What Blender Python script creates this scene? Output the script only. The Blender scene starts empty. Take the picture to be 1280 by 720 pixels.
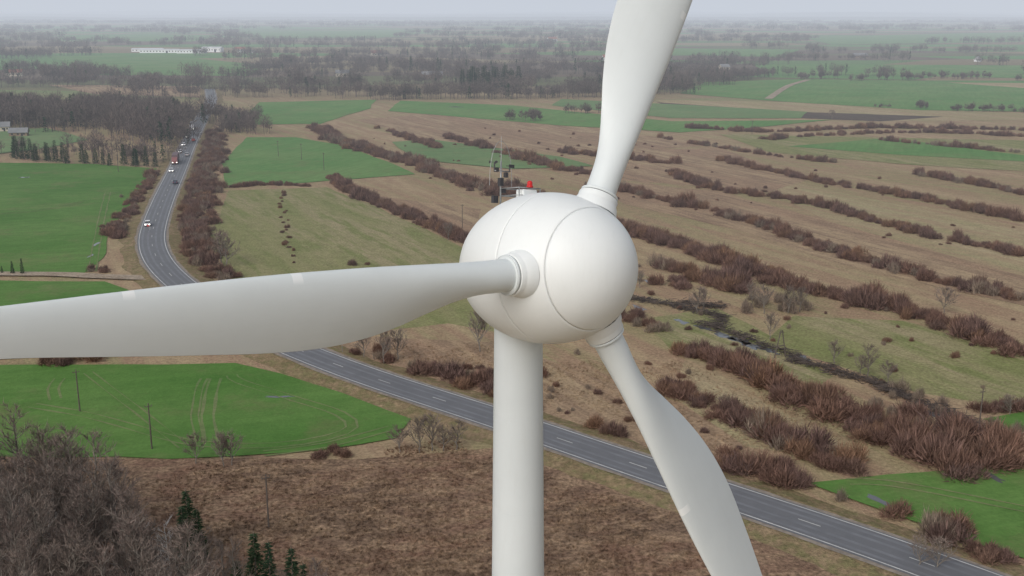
import bpy, math, random
import numpy as np
from mathutils import Vector, Matrix, noise
random.seed(11)
R=random.random
def U(a,b): return a+(b-a)*random.random()
sc=bpy.context.scene
COL=sc.collection
# ------------------------------------------------------------------ camera
H=65.0; F_=1372.0; P=math.radians(14.15)
FW=Vector((0,math.cos(P),-math.sin(P))); UP=Vector((0,math.sin(P),math.cos(P))); RT=Vector((1,0,0))
CAMP=Vector((0,0,H))
cd=bpy.data.cameras.new("camera"); cam=bpy.data.objects.new("camera",cd); COL.objects.link(cam)
cam.location=CAMP; cam.rotation_euler=(math.pi/2-P,0,0)
cd.lens=36*F_/1280; cd.clip_end=90000; cd.clip_start=0.5
sc.camera=cam
sc.view_settings.view_transform='Standard'
try: sc.view_settings.look='None'
except Exception: pass
sc.view_settings.exposure=0
def G(x,y):
    """survey: bearing/depression -> ground plane point"""
    d=FW*F_+RT*(x-640)+UP*(360-y)
    t=H/-d.z
    return (d.x*t,d.y*t)
# ------------------------------------------------------------------ material helpers
def mat(name):
    m=bpy.data.materials.new(name); m.use_nodes=True
    nt=m.node_tree; b=nt.nodes["Principled BSDF"]
    return m,nt,b
def rgba(c): return (c[0],c[1],c[2],1)
def noise_tex(nt,vec,scale,detail=4,rough=.6):
    n=nt.nodes.new('ShaderNodeTexNoise'); n.inputs['Scale'].default_value=scale
    n.inputs['Detail'].default_value=detail; n.inputs['Roughness'].default_value=rough
    nt.links.new(vec,n.inputs['Vector']); return n.outputs['Fac']
def mixc(nt,fac,a,b,mode='MIX'):
    m=nt.nodes.new('ShaderNodeMix'); m.data_type='RGBA'; m.blend_type=mode
    for s,v in ((m.inputs[0],fac),(m.inputs[6],a),(m.inputs[7],b)):
        if isinstance(v,bpy.types.NodeSocket): nt.links.new(v,s)
        elif isinstance(v,(int,float)): s.default_value=v
        else: s.default_value=rgba(v)
    return m.outputs[2]
def ramp(nt,fac,lo,hi):
    r=nt.nodes.new('ShaderNodeMapRange'); r.inputs[1].default_value=lo; r.inputs[2].default_value=hi
    nt.links.new(fac,r.inputs[0]); return r.outputs[0]
def math_(nt,op,a,b=None):
    m=nt.nodes.new('ShaderNodeMath'); m.operation=op
    for s,v in ((m.inputs[0],a),(m.inputs[1],b)):
        if v is None: continue
        if isinstance(v,bpy.types.NodeSocket): nt.links.new(v,s)
        else: s.default_value=v
    return m.outputs[0]
def mapping(nt,vec,rot=0,scale=(1,1,1),loc=(0,0,0)):
    m=nt.nodes.new('ShaderNodeMapping'); m.vector_type='POINT'
    m.inputs['Rotation'].default_value=(0,0,rot); m.inputs['Scale'].default_value=scale; m.inputs['Location'].default_value=loc
    nt.links.new(vec,m.inputs['Vector']); return m.outputs[0]
def pos(nt):
    return nt.nodes.new('ShaderNodeNewGeometry').outputs['Position']
def bump(nt,b,h,dist,strength=1):
    n=nt.nodes.new('ShaderNodeBump'); n.inputs['Strength'].default_value=strength; n.inputs['Distance'].default_value=dist
    nt.links.new(h,n.inputs['Height']); nt.links.new(n.outputs[0],b.inputs['Normal'])
STRIP=math.atan2(-.89,.45)      # direction of the drainage strips
def grass_mat(name,cA,cB,cC,s1=.02,s2=.12,rot=STRIP,stretch=5,bd=.35,far=False,fine=.25,rough=1,tuft=False):
    m,nt,b=mat(name); p=pos(nt)
    sp=mapping(nt,mapping(nt,p,rot=-rot),scale=(1/stretch,1,1))
    n1=ramp(nt,noise_tex(nt,sp,s1*2,3,.6),.42,.58)
    n2=ramp(nt,noise_tex(nt,sp,s2*2,3,.65),.42,.62)
    n3=noise_tex(nt,p,1.6,3,.75)
    n4=noise_tex(nt,p,.3,3,.7)
    c=mixc(nt,n1,cA,cB); c=mixc(nt,n2,c,cC)
    if far:
        v=nt.nodes.new('ShaderNodeTexVoronoi'); v.inputs['Scale'].default_value=1
        nt.links.new(mapping(nt,p,rot=.35,scale=(1/420,1/190,1)),v.inputs['Vector'])
        sx=nt.nodes.new('ShaderNodeSeparateColor'); nt.links.new(v.outputs['Color'],sx.inputs[0])
        cr=nt.nodes.new('ShaderNodeValToRGB'); cr.color_ramp.interpolation='CONSTANT'
        e=cr.color_ramp.elements; e[0].position=0; e[0].color=(.24,.20,.12,1); e[1].position=.22; e[1].color=(.14,.24,.09,1)
        for q,cc in ((.40,(.16,.17,.09,1)),(.55,(.28,.23,.14,1)),(.68,(.13,.26,.09,1)),(.88,(.17,.135,.10,1))):
            x=e.new(q); x.color=cc
        nt.links.new(sx.outputs[0],cr.inputs[0])
        sy=nt.nodes.new('ShaderNodeSeparateXYZ'); nt.links.new(p,sy.inputs[0])
        c=mixc(nt,ramp(nt,sy.outputs[1],760,1000),c,cr.outputs[0])
    c=mixc(nt,ramp(nt,n3,.3,.7),mixc(nt,1.0,c,(1-fine*1.4,)*3,'MULTIPLY'),mixc(nt,1.0,c,(1+fine,)*3,'MULTIPLY'))
    c=mixc(nt,ramp(nt,n4,.35,.7),mixc(nt,1.0,c,(.8,.79,.80),'MULTIPLY'),c)
    nt.links.new(c,b.inputs['Base Color']); b.inputs['Roughness'].default_value=rough
    b.inputs['Specular IOR Level'].default_value=.1
    if not tuft: bump(nt,b,n3,bd)
    return m
def crop_mat(name,cA,cB,rot,bare=(.19,.175,.09),amt=.6):
    m,nt,b=mat(name); p=pos(nt)
    sp=mapping(nt,mapping(nt,p,rot=-rot),scale=(.06,1,1))
    n1=ramp(nt,noise_tex(nt,p,.022,4,.6),.38,.62)
    n2=ramp(nt,noise_tex(nt,sp,.45,3,.6),.35,.7)
    n3=ramp(nt,noise_tex(nt,p,.05,6,.75),.52,.72)
    n5=noise_tex(nt,p,1.5,3,.7)
    n6=ramp(nt,noise_tex(nt,p,.25,4,.75),.35,.7)
    c=mixc(nt,n1,cA,cB); c=mixc(nt,n2,mixc(nt,1.0,c,(.84,.86,.84),'MULTIPLY'),c)
    c=mixc(nt,n6,mixc(nt,1.0,c,(.88,.88,.88),'MULTIPLY'),mixc(nt,1.0,c,(1.1,1.06,1.08),'MULTIPLY'))
    c=mixc(nt,math_(nt,'MULTIPLY',n3,amt),c,bare)
    c=mixc(nt,ramp(nt,n5,.3,.7),mixc(nt,1.0,c,(.8,.82,.8),'MULTIPLY'),c)
    nt.links.new(c,b.inputs['Base Color']); b.inputs['Roughness'].default_value=.95; b.inputs['Specular IOR Level'].default_value=.12
    bump(nt,b,n5,.15)
    return m
def plain(name,c,rough=.6,var=.15,scale=2,metal=0,spec=.4):
    m,nt,b=mat(name); tc=nt.nodes.new('ShaderNodeTexCoord')
    n=ramp(nt,noise_tex(nt,tc.outputs['Object'],scale,5,.6),.3,.7)
    cc=mixc(nt,n,tuple(x*(1-var) for x in c),tuple(min(1,x*(1+var*.5)) for x in c))
    nt.links.new(cc,b.inputs['Base Color']); b.inputs['Roughness'].default_value=rough; b.inputs['Metallic'].default_value=metal
    b.inputs['Specular IOR Level'].default_value=spec
    return m
def twig_mat(name,cols):
    m,nt,b=mat(name); oi=nt.nodes.new('ShaderNodeObjectInfo'); g=nt.nodes.new('ShaderNodeNewGeometry')
    cr=nt.nodes.new('ShaderNodeValToRGB'); e=cr.color_ramp.elements
    e[0].color=rgba(cols[0]); e[1].color=rgba(cols[-1])
    for i,c in enumerate(cols[1:-1]): x=e.new((i+1)/(len(cols)-1)); x.color=rgba(c)
    nt.links.new(oi.outputs['Random'],cr.inputs[0])
    c=mixc(nt,g.outputs['Random Per Island'],mixc(nt,1.0,cr.outputs[0],(.6,.6,.6),'MULTIPLY'),mixc(nt,1.0,cr.outputs[0],(1.5,1.45,1.4),'MULTIPLY'))
    nt.links.new(c,b.inputs['Base Color']); b.inputs['Roughness'].default_value=.9; b.inputs['Specular IOR Level'].default_value=.1
    return m
# ------------------------------------------------------------------ mesh helpers
def mk(name,v,f,mats,parent=None,smooth=False,idx=None):
    me=bpy.data.meshes.new(name); me.from_pydata([tuple(x) for x in v],[],f)
    for m in (mats if isinstance(mats,(list,tuple)) else [mats]): me.materials.append(m)
    if idx: me.polygons.foreach_set('material_index',idx)
    if smooth: me.polygons.foreach_set('use_smooth',[True]*len(me.polygons))
    me.update(); o=bpy.data.objects.new(name,me); COL.objects.link(o)
    if parent: o.parent=parent
    return o
def mesh_only(name,v,f,mats,idx=None):
    me=bpy.data.meshes.new(name); me.from_pydata(v,[],f)
    for m in (mats if isinstance(mats,(list,tuple)) else [mats]): me.materials.append(m)
    if idx: me.polygons.foreach_set('material_index',idx)
    me.update(); return me
def empty(name,loc=(0,0,0)):
    o=bpy.data.objects.new(name,None); o.location=loc; COL.objects.link(o); o.empty_display_size=.5; return o
def inst(me,name,loc,rz,s,parent,sz=None):
    o=bpy.data.objects.new(name,me); o.location=loc; o.rotation_euler=(0,0,rz); o.scale=(s,s,sz if sz else s)
    COL.objects.link(o); o.parent=parent; return o
def pip(p,poly):
    x,y=p; c=False; j=len(poly)-1
    for i in range(len(poly)):
        xi,yi=poly[i]; xj,yj=poly[j]
        if (yi>y)!=(yj>y) and x<(xj-xi)*(y-yi)/(yj-yi)+xi: c=not c
        j=i
    return c
def tube(V,Fc,a,b,r0,r1,n=5,I=None,mi=0):
    a=Vector(a);b=Vector(b);d=(b-a)
    if d.length<1e-6: return
    d.normalize(); s=d.orthogonal().normalized(); t=d.cross(s); o=len(V)
    for (c,r) in ((a,r0),(b,r1)):
        for k in range(n):
            q=2*math.pi*k/n; V.append(tuple(c+s*(math.cos(q)*r)+t*(math.sin(q)*r)))
    for k in range(n):
        Fc.append((o+k,o+(k+1)%n,o+n+(k+1)%n,o+n+k))
        if I is not None: I.append(mi)
    Fc.append(tuple(range(o+n-1,o-1,-1))); Fc.append(tuple(range(o+n,o+2*n)))
    if I is not None: I+= [mi,mi]
def box(V,Fc,c,s,I=None,mi=0,rz=0):
    o=len(V); cs,sn=math.cos(rz),math.sin(rz)
    for dx in (-.5,.5):
        for dy in (-.5,.5):
            for dz in (-.5,.5):
                x,y=dx*s[0],dy*s[1]
                V.append((c[0]+x*cs-y*sn,c[1]+x*sn+y*cs,c[2]+dz*s[2]))
    for f in ((0,1,3,2),(4,6,7,5),(0,4,5,1),(2,3,7,6),(0,2,6,4),(1,5,7,3)):
        Fc.append(tuple(o+i for i in f)); 
        if I is not None: I.append(mi)
def sliver(V,Fc,a,b,w):
    a=Vector(a); b=Vector(b); d=b-a
    s=d.cross(Vector((U(-1,1),U(-1,1),U(-1,1))))
    if s.length<1e-6: return
    s.normalize(); o=len(V)
    V.append(tuple(a-s*w*.5)); V.append(tuple(a+s*w*.5)); V.append(tuple(b)); Fc.append((o,o+1,o+2))
def rv(z0=-1,z1=1):
    a=U(0,6.283); z=U(z0,z1); r=math.sqrt(max(0,1-z*z)); return Vector((r*math.cos(a),r*math.sin(a),z))
# ------------------------------------------------------------------ materials
M_base=grass_mat('meadow_ground',(.43,.33,.205),(.33,.285,.155),(.36,.25,.165),far=True,stretch=9)
M_tan=grass_mat('tan_meadow',(.44,.365,.225),(.34,.31,.165),(.38,.285,.18),stretch=9)
M_olive=grass_mat('olive_meadow',(.27,.27,.125),(.36,.31,.185),(.225,.245,.10),s1=.03,stretch=7)
M_brown=grass_mat('brown_grass',(.255,.16,.11),(.19,.13,.09),(.33,.23,.15),s1=.035,s2=.2,rot=.2,stretch=2,fine=.45)
M_red=grass_mat('russet_grass',(.37,.255,.17),(.43,.325,.205),(.29,.205,.14),s1=.03,s2=.15,stretch=9)
M_verge=grass_mat('verge_grass',(.25,.19,.11),(.29,.215,.135),(.20,.18,.09),s1=.05,s2=.3,stretch=1)
M_soil=grass_mat('ploughed_soil',(.12,.095,.08),(.15,.115,.09),(.10,.085,.07),stretch=8)
M_ftuft=grass_mat('floor_litter',(.18,.125,.09),(.13,.095,.07),(.21,.15,.105),stretch=1)
M_g=[crop_mat('green_crop_a',(.09,.205,.045),(.13,.245,.065),.3),
     crop_mat('green_crop_b',(.12,.255,.08),(.165,.28,.10),1.2),
     crop_mat('green_crop_c',(.15,.25,.105),(.19,.275,.125),.1)]
M_shrub=twig_mat('shrub_twigs',[(.145,.092,.078),(.195,.12,.092),(.165,.108,.095),(.135,.092,.082),(.22,.135,.09)])
M_shrub2=twig_mat('grey_twigs',[(.20,.16,.135),(.24,.195,.155),(.175,.145,.12)])
M_tree=twig_mat('bare_tree_twigs',[(.14,.112,.10),(.19,.155,.135),(.155,.118,.108),(.22,.18,.155)])
M_forest=twig_mat('forest_twigs',[(.10,.088,.082),(.13,.108,.10),(.115,.098,.095)])
M_bark=plain('bark',(.20,.175,.15),.95,.4,3)
M_birch=plain('birch_bark',(.66,.64,.61),.8,.4,4)
M_con=twig_mat('conifer_needles',[(.026,.052,.03),(.038,.065,.034),(.028,.06,.038)])
M_wood=plain('pole_wood',(.12,.10,.085),.9,.3,5)
M_debris=plain('brush_debris',(.085,.068,.06),.9,.4,.5)
# ------------------------------------------------------------------ ground
def sheet(name,pts,z,m,jit=.5,step=6):
    out=[]
    n=len(pts)
    for i in range(n):
        a=Vector(tuple(pts[i])+(0,)); b=Vector(tuple(pts[(i+1)%n])+(0,))
        L=(b-a).length; st=max(step,a.length*.015); k=max(1,int(L/st))
        for j in range(k):
            p=a.lerp(b,j/k); q=noise.noise_vector(p*.03)*jit*3+noise.noise_vector(p*.2)*jit
            out.append((p.x+q.x,p.y+q.y,z))
    from mathutils.geometry import tessellate_polygon
    tris=tessellate_polygon([[Vector(v) for v in out]])
    fs=[]
    for t in tris:
        a,b,c=[Vector(out[i]) for i in t]
        fs.append(tuple(t) if (b-a).cross(c-a).z>0 else (t[0],t[2],t[1]))
    return mk(name,out,fs,m)
S=40000
mk('ground',[(-S,-2000,0),(S,-2000,0),(S,S,0),(-S,S,0)],[(0,1,2,3)],M_base)
FIELDS=[]
def field(name,px,m,green=False):
    k=len(FIELDS)+1; pts=[G(*p) for p in px]; FIELDS.append((pts,green))
    return sheet(name,pts,.008*k,m)
def topz(x,y):
    z=0
    for k,(q,g) in enumerate(FIELDS):
        if pip((x,y),q): z=.008*(k+1)
    return z
field('olive_meadow',[(262,300),(285,238),(410,234),(470,258),(560,300),(640,340),(640,420),(560,405),(420,420),(345,400),(280,340)],M_olive)
field('olive_meadow',[(990,395),(1130,400),(1290,450),(1290,515),(1150,490),(1040,455),(950,430)],M_olive)
field('olive_meadow',[(800,400),(900,385),(960,420),(1040,470),(1000,500),(920,465),(840,440)],M_olive)
field('tan_meadow',[(900,210),(1290,290),(1290,350),(1060,290)],M_tan)
field('tan_meadow',[(430,240),(600,262),(600,310),(570,300)],M_red)
field('russet_meadow',[(740,190),(900,185),(1010,225),(960,240),(770,225)],M_red)
field('russet_meadow',[(440,420),(620,430),(760,480),(930,530),(1010,600),(900,600),(700,530),(560,490),(410,445)],M_red)
field('tan_meadow',[(860,440),(930,490),(1060,560),(1000,570),(930,560),(840,500)],M_tan)
field('russet_meadow',[(740,225),(900,240),(1120,300),(1280,345),(1290,385),(1050,330),(930,290),(780,255)],M_red)
field('brown_meadow',[(-200,560),(150,575),(440,575),(620,562),(760,605),(1000,690),(1140,770),(1000,1000),(-600,1000)],M_brown)
field('tan_meadow',[(445,150),(560,140),(760,165),(900,180),(740,195),(560,180)],M_red)
field('tan_meadow',[(820,125),(1000,128),(1280,142),(1290,150),(1100,152),(850,138)],M_tan)
field('ploughed_field',[(820,128),(1000,140),(1180,146),(1100,152),(860,142)],M_soil)
field('ploughed_field',[(1160,560),(1240,560),(1290,590),(1180,575)],M_soil)
field('tan_meadow',[(1160,103),(1290,104),(1290,112),(1150,110)],M_tan)
field('tan_meadow',[(60,106),(250,108),(262,122),(120,118)],M_red)
field('olive_meadow',[(900,168),(1290,176),(1290,215),(1120,205),(960,190)],M_olive)
# green crops
field('green_field',[(0-80,203),(120,205),(195,211),(166,255),(136,288),(131,322),(105,342),(-120,342)],M_g[0],1)
field('green_field',[(-120,349),(130,352),(160,362),(190,380),(250,420),(290,438),(70,448),(-160,458)],M_g[0],1)
field('green_field',[(-200,462),(120,457),(300,452),(350,466),(420,490),(512,524),(495,548),(400,564),(300,573),(215,577),(150,572),(-200,568)],M_g[0],1)
field('green_field',[(310,172),(370,172),(430,182),(522,218),(470,222),(380,229),(282,232),(278,205),(300,180)],M_g[1],1)
field('green_field',[(325,128),(470,125),(462,136),(400,155),(320,156),(308,142)],M_g[1],1)
field('green_field',[(500,126),(640,132),(840,152),(1040,150),(940,160),(850,166),(700,157),(485,139)],M_g[1],1)
field('green_field',[(700,124),(870,132),(1010,140),(1000,148),(840,148),(690,132)],M_g[2],1)
field('green_field',[(880,103),(1000,99),(1150,101),(1290,111),(1290,140),(1150,138),(960,126),(850,117)],M_g[1],1)
field('green_field',[(60,70),(200,69),(335,82),(310,95),(120,94)],M_g[1],1)
field('green_field',[(940,80),(1290,82),(1290,98),(960,92)],M_g[1],1)
field('green_field',[(985,183),(1110,173),(1290,196),(1290,203),(1120,194)],M_g[1],1)
field('green_field',[(1005,604),(1150,590),(1290,583),(1400,620),(1400,740),(1290,702),(1150,655)],M_g[0],1)
field('green_field',[(1235,527),(1290,518),(1400,530),(1400,575),(1290,548)],M_g[0],1)
field('green_field',[(490,178),(540,175),(700,196),(740,208),(640,212),(520,200)],M_g[2],1)
field('green_field',[(0-60,165),(60,160),(110,175),(60,185),(-60,200)],M_g[2],1)
field('green_field',[(1000,46),(1290,40),(1290,52),(1040,56)],M_g[1],1)
field('green_field',[(300,40),(560,36),(500,46),(330,48)],M_g[1],1)
field('green_field',[(800,60),(1000,62),(980,72),(820,68)],M_g[1],1)
field('green_field',[(80,46),(280,44),(240,52),(60,52)],M_g[1],1)
# ------------------------------------------------------------------ ribbons
def catmull(P_,step):
    P_=[Vector(p) for p in P_]; P_=[P_[0]*2-P_[1]]+P_+[P_[-1]*2-P_[-2]]; out=[]
    for i in range(1,len(P_)-2):
        a,b,c,d=P_[i-1:i+3]; n=max(2,int((c-b).length/step))
        for j in range(n):
            t=j/n; out.append(.5*((2*b)+(c-a)*t+(2*a-5*b+4*c-d)*t*t+(3*b-a-3*c+d)*t**3))
    out.append(P_[-2]); return out
def smooth(L,it):
    for _ in range(it):
        L=[L[0]]+[(L[i-1]+L[i]*2+L[i+1])/4 for i in range(1,len(L)-1)]+[L[-1]]
    return L
def ribbon(name,line,prof,m,parent=None,wob=0,onfield=False):
    """prof: list of (offset,z)"""
    V=[];Fc=[];n=len(prof)
    for i,p in enumerate(line):
        d=(line[min(i+1,len(line)-1)]-line[max(i-1,0)]).normalized(); s=Vector((-d.y,d.x))
        for k,(o,z) in enumerate(prof):
            w=wob*noise.noise(Vector((p.x*.15,p.y*.15,k*9))) if k in (0,n-1) else 0
            V.append((p.x+s.x*(o+w),p.y+s.y*(o+w),z))
    for i in range(len(line)-1):
        for k in range(n-1):
            Fc.append((i*n+k+1,i*n+k,(i+1)*n+k,(i+1)*n+k+1))
    me=mk(name,V,Fc,m,parent); 
    if me.data.polygons[0].normal.z<0: me.data.flip_normals()
    return me
road_px=[(262,112),(264,126),(256,142),(245,163),(233,187),(222,213),(206,248),(194,280),(189,305),(198,330),(222,355),(262,385),(320,418),(372,441),(440,468),(520,495),(606,521),(700,554),(800,588),(900,622),(1000,655),(1100,689),(1200,724),(1330,775)]
road=smooth(catmull([Vector(G(*p)) for p in road_px],4),12)
M_as,nt,b=mat('asphalt')
p_=pos(nt); n_=noise_tex(nt,p_,.35,6,.7); n2_=noise_tex(nt,p_,8,3,.7)
cc=mixc(nt,ramp(nt,n_,.35,.65),(.088,.093,.105),(.13,.135,.148)); cc=mixc(nt,ramp(nt,n2_,.3,.7),cc,(.13,.13,.135))
nt.links.new(cc,b.inputs['Base Color']); b.inputs['Roughness'].default_value=.55
M_line=plain('road_paint',(.62,.62,.60),.6,.25,.8)
M_gravel=plain('gravel_shoulder',(.25,.215,.18),.95,.35,1)
rd=empty('road')
ribbon('embankment',road,[(-9,-.05),(-5.2,.55),(5.2,.55),(9,-.05)],M_verge,rd,1.5)
ribbon('shoulder',road,[(-4.7,.60),(4.7,.60)],M_gravel,rd,.4)
ribbon('asphalt',road,[(-4.0,.63),(0,.68),(4.0,.63)],M_as,rd)
ribbon('edge_line_1',road,[(-3.60,.66),(-3.44,.66)],M_line,rd)
ribbon('edge_line_2',road,[(3.44,.66),(3.60,.66)],M_line,rd)
V=[];Fc=[];acc=0
for i in range(1,len(road)-1):
    if i%3==0:
        d=(road[i+1]-road[i-1]).normalized(); s=Vector((-d.y,d.x)); a=road[i]-d*1.6; c=road[i]+d*1.6; o=len(V)
        for q in (a-s*.065,c-s*.065,c+s*.065,a+s*.065): V.append((q.x,q.y,.70))
        Fc.append((o,o+1,o+2,o+3))
o=mk('centre_dashes',V,Fc,M_line,rd)
M_worn=plain('worn_asphalt',(.16,.165,.178),.5,.25,.3)
for k,q in enumerate((-2.6,-1.1,1.1,2.6)):
    z=.68-abs(q)/4*.05+.012
    ribbon('worn_lane_%d'%k,road,[(q-.28,z),(q+.28,z)],M_worn,rd,.15)
def near_road(x,y,d):
    p=Vector((x,y))
    for q in road[::2]:
        if abs(q.x-x)<d+8 and abs(q.y-y)<d+8 and (q-p).length<d: return True
    return False
# dirt tracks
M_dirt=grass_mat('dirt_track',(.38,.31,.23),(.30,.24,.18),(.42,.35,.27),stretch=1)
tr=catmull([Vector(G(*p)) for p in [(-80,343),(60,344),(130,347),(190,349),(210,350)]],5)
ribbon('dirt_road',tr,[(-2.2,.38),(2.2,.38)],M_dirt,None,.5)
tr=catmull([Vector(G(*p)) for p in [(960,124),(985,108),(1010,100)]],8); ribbon('dirt_road',tr,[(-3,.38),(3,.38)],M_dirt,None,.5)
# tractor tramlines
M_tram=crop_mat('tramline_soil',(.155,.225,.085),(.21,.245,.11),.2,(.30,.26,.16))
TN=[0]
def tram(px,gap=1.9,w=.45):
    ln=catmull([Vector(G(*p)) for p in px],3); e=empty('tractor_tramline'); TN[0]+=1
    z=topz(*ln[len(ln)//2])+.010+.007*TN[0]
    for k,q in enumerate((-gap/2,gap/2)):
        ribbon('wheel_track_%d'%k,ln,[(q-w/2,z),(q+w/2,z)],M_tram,e,.3)
tram([(264,556),(260,520),(265,488),(270,474)])
tram([(250,556),(244,520),(249,488),(256,474)],1.2,.3)
tram([(70,500),(66,487),(75,474)],1.8)
tram([(40,508),(110,520),(200,545),(250,556),(340,558),(410,548),(440,535),(425,518),(370,500),(300,478),(290,470)],1.9,.35)
tram([(330,568),(410,557),(490,536)],1.9,.3)
tram([(115,340),(122,300),(128,270),(135,240)],1.9,.35)
tram([(1290,640),(1200,622),(1110,606),(1060,604)],1.9,.4)
tram([(110,467),(180,520),(230,560)],1.6,.22)
tram([(-20,270),(60,262),(150,240)],1.9,.25)
# puddles
M_wat,nt,b=mat('puddle_water'); b.inputs['Base Color'].default_value=(.10,.105,.11,1); b.inputs['Roughness'].default_value=.05
def blob(name,cx,cy,rx,ry,m,rot=0):
    pts=[]; z=topz(cx,cy)+.012
    for i in range(34):
        a=i/34*6.283; r=1+.9*noise.noise(Vector((cx+math.cos(a)*1.3,cy+math.sin(a)*1.3,0)))
        x=math.cos(a)*rx*r; y=math.sin(a)*ry*r
        pts.append((cx+x*math.cos(rot)-y*math.sin(rot),cy+x*math.sin(rot)+y*math.cos(rot),z))
    return mk(name,pts,[tuple(range(34))],m)
for (x,y,a,c) in [(120,306,.5,3),(114,320,.4,2),(905,420,3,1.3),(940,432,3,1.3),(960,438,2.4,1),(880,410,2.5,1),(1000,447,2.5,1.2),(1125,492,3,1),(1165,517,3,1),(800,385,2.5,.8),(350,497,2.5,.5),(1100,628,2.0,.6),(1245,600,2,.6),(570,134,6,3),(1190,522,2,.7),(852,402,2,.9),(30,222,2,1),(812,352,2,1),(925,426,3,1.2)]:
    g=G(x,y); blob('puddle',g[0],g[1],a,c,M_wat,STRIP if x>700 else 0)
# ------------------------------------------------------------------ plants
def shrub_mesh(name,h,w,n,m,tw=.05):
    V=[];Fc=[]
    lobes=[(Vector((U(-.5,.5)*w,U(-.5,.5)*w,0)),U(.45,.75)*w,U(.7,1)*h) for _ in range(6)]
    for i in range(n):
        c,r,hh=random.choice(lobes)
        d=rv(0.05,1); p=c+Vector((d.x*r,d.y*r,d.z*hh))*U(.55,1)**.5
        q=c+Vector((d.x*r*.3,d.y*r*.3,max(0,d.z*hh*.25)))
        a=q.lerp(p,U(.15,.6)); b=p+rv(-.1,1)*U(.1,.5)
        sliver(V,Fc,a,b,tw*U(.7,1.8))
    for c,r,hh in lobes:
        for k in range(5):
            d=rv(.3,1); tube(V,Fc,(c.x,c.y,-.2),c+Vector((d.x*r*.7,d.y*r*.7,hh*.7*d.z)),.05,.015,3)
    return mesh_only(name,V,Fc,m)
SHR=[shrub_mesh('shrub_m',U(2.2,3.2),U(1.9,2.7),820,M_shrub,.07) for _ in range(6)]
SHRG=[shrub_mesh('greyshrub_m',U(2.4,3.4),U(1.5,2),380,M_shrub2,.05) for _ in range(4)]
def tree_mesh(name,h,m,bark,seed,dens=1.0,tw=.05,w=.3):
    random.seed(seed); V=[];Fc=[];I=[]
    top=Vector((U(-.5,.5),U(-.5,.5),h*.9)); prev=Vector((0,0,-.3)); r=h*.013+.05
    n=8; trunk=[prev]
    for i in range(1,n+1):
        p=Vector((top.x*i/n+U(-.15,.15),top.y*i/n+U(-.15,.15),top.z*i/n)); tube(V,Fc,prev,p,r*(1-.85*(i-1)/n),r*(1-.85*i/n),6,I,0); prev=p; trunk.append(p)
    nb=int(26*dens)
    for i in range(nb):
        t=.22+.76*(i+R())/nb; k=min(n-1,int(t*n)); base=trunk[k].lerp(trunk[k+1],t*n-k)
        L=h*w*(1.15-t)*U(.7,1.25)+.6; a=U(0,6.283); d=Vector((math.cos(a),math.sin(a),U(.5,1.3))).normalized()
        pts=[base]; q=base
        for s in range(3):
            d2=(d+Vector((U(-.25,.25),U(-.25,.25),U(0,.35)))).normalized(); q2=q+d2*L/3
            tube(V,Fc,q,q2,r*.38*(1-s*.3)*(1.1-t)+.02,r*.38*(.7-s*.3)*(1.1-t)+.014,4,I,0); pts.append(q2); q=q2
        for s in range(int(7*dens)):
            u=U(.25,1)*3; kk=min(2,int(u)); b0=pts[kk].lerp(pts[kk+1],u-kk)
            dd=(d+rv(-.3,1)*.9).normalized(); l2=L*U(.25,.5); b1=b0+dd*l2
            tube(V,Fc,b0,b1,.025,.012,3,I,0)
            for z in range(int(5*dens)):
                c0=b0.lerp(b1,U(.1,1)); c1=c0+(dd+rv(-.4,1)*.9).normalized()*U(.35,1.0)
                f0=len(Fc); sliver(V,Fc,c0,c1,tw*U(.6,1.4)); I+= [1]*(len(Fc)-f0)
    return mesh_only(name,V,Fc,[bark,m],I)
TREES=[tree_mesh('bare_tree_m',U(11,15),M_tree,M_bark,100+i,1.1,.045,U(.25,.36)) for i in range(6)]
BUSHT=[tree_mesh('small_tree_m',U(4.5,6),M_tree,M_bark,300+i,.9,.05,U(.42,.55)) for i in range(4)]
BIRCH=[tree_mesh('birch_m',U(9,11),M_birch,M_birch,200+i,.6,.035,.28) for i in range(2)]
random.seed(5)
def conifer_mesh(name,h,w,n=26):
    V=[];Fc=[];I=[]
    tube(V,Fc,(0,0,-.3),(0,0,h),.16,.02,6,I,0)
    for i in range(n):
        t=i/n; z=h*(.08+.9*t); rr=w*(1-t)**.85*U(.85,1.1)+.12
        for k in range(int(10+10*(1-t))):
            a=U(0,6.283); d=Vector((math.cos(a),math.sin(a),U(-.35,.05))); L=rr*U(.7,1.1)
            for j in range(6):
                s0=Vector((0,0,z))+d*L*U(.15,.85); s1=s0+Vector((d.x+U(-.7,.7),d.y+U(-.7,.7),U(-.5,.3)))*U(.2,.45)
                f0=len(Fc); sliver(V,Fc,s0,s1,.16); I+=[1]*(len(Fc)-f0)
    return mesh_only(name,V,Fc,[M_bark,M_con],I)
CON=[conifer_mesh('conifer_m',U(8,10),U(1.7,2.2)) for _ in range(3)]
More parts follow.
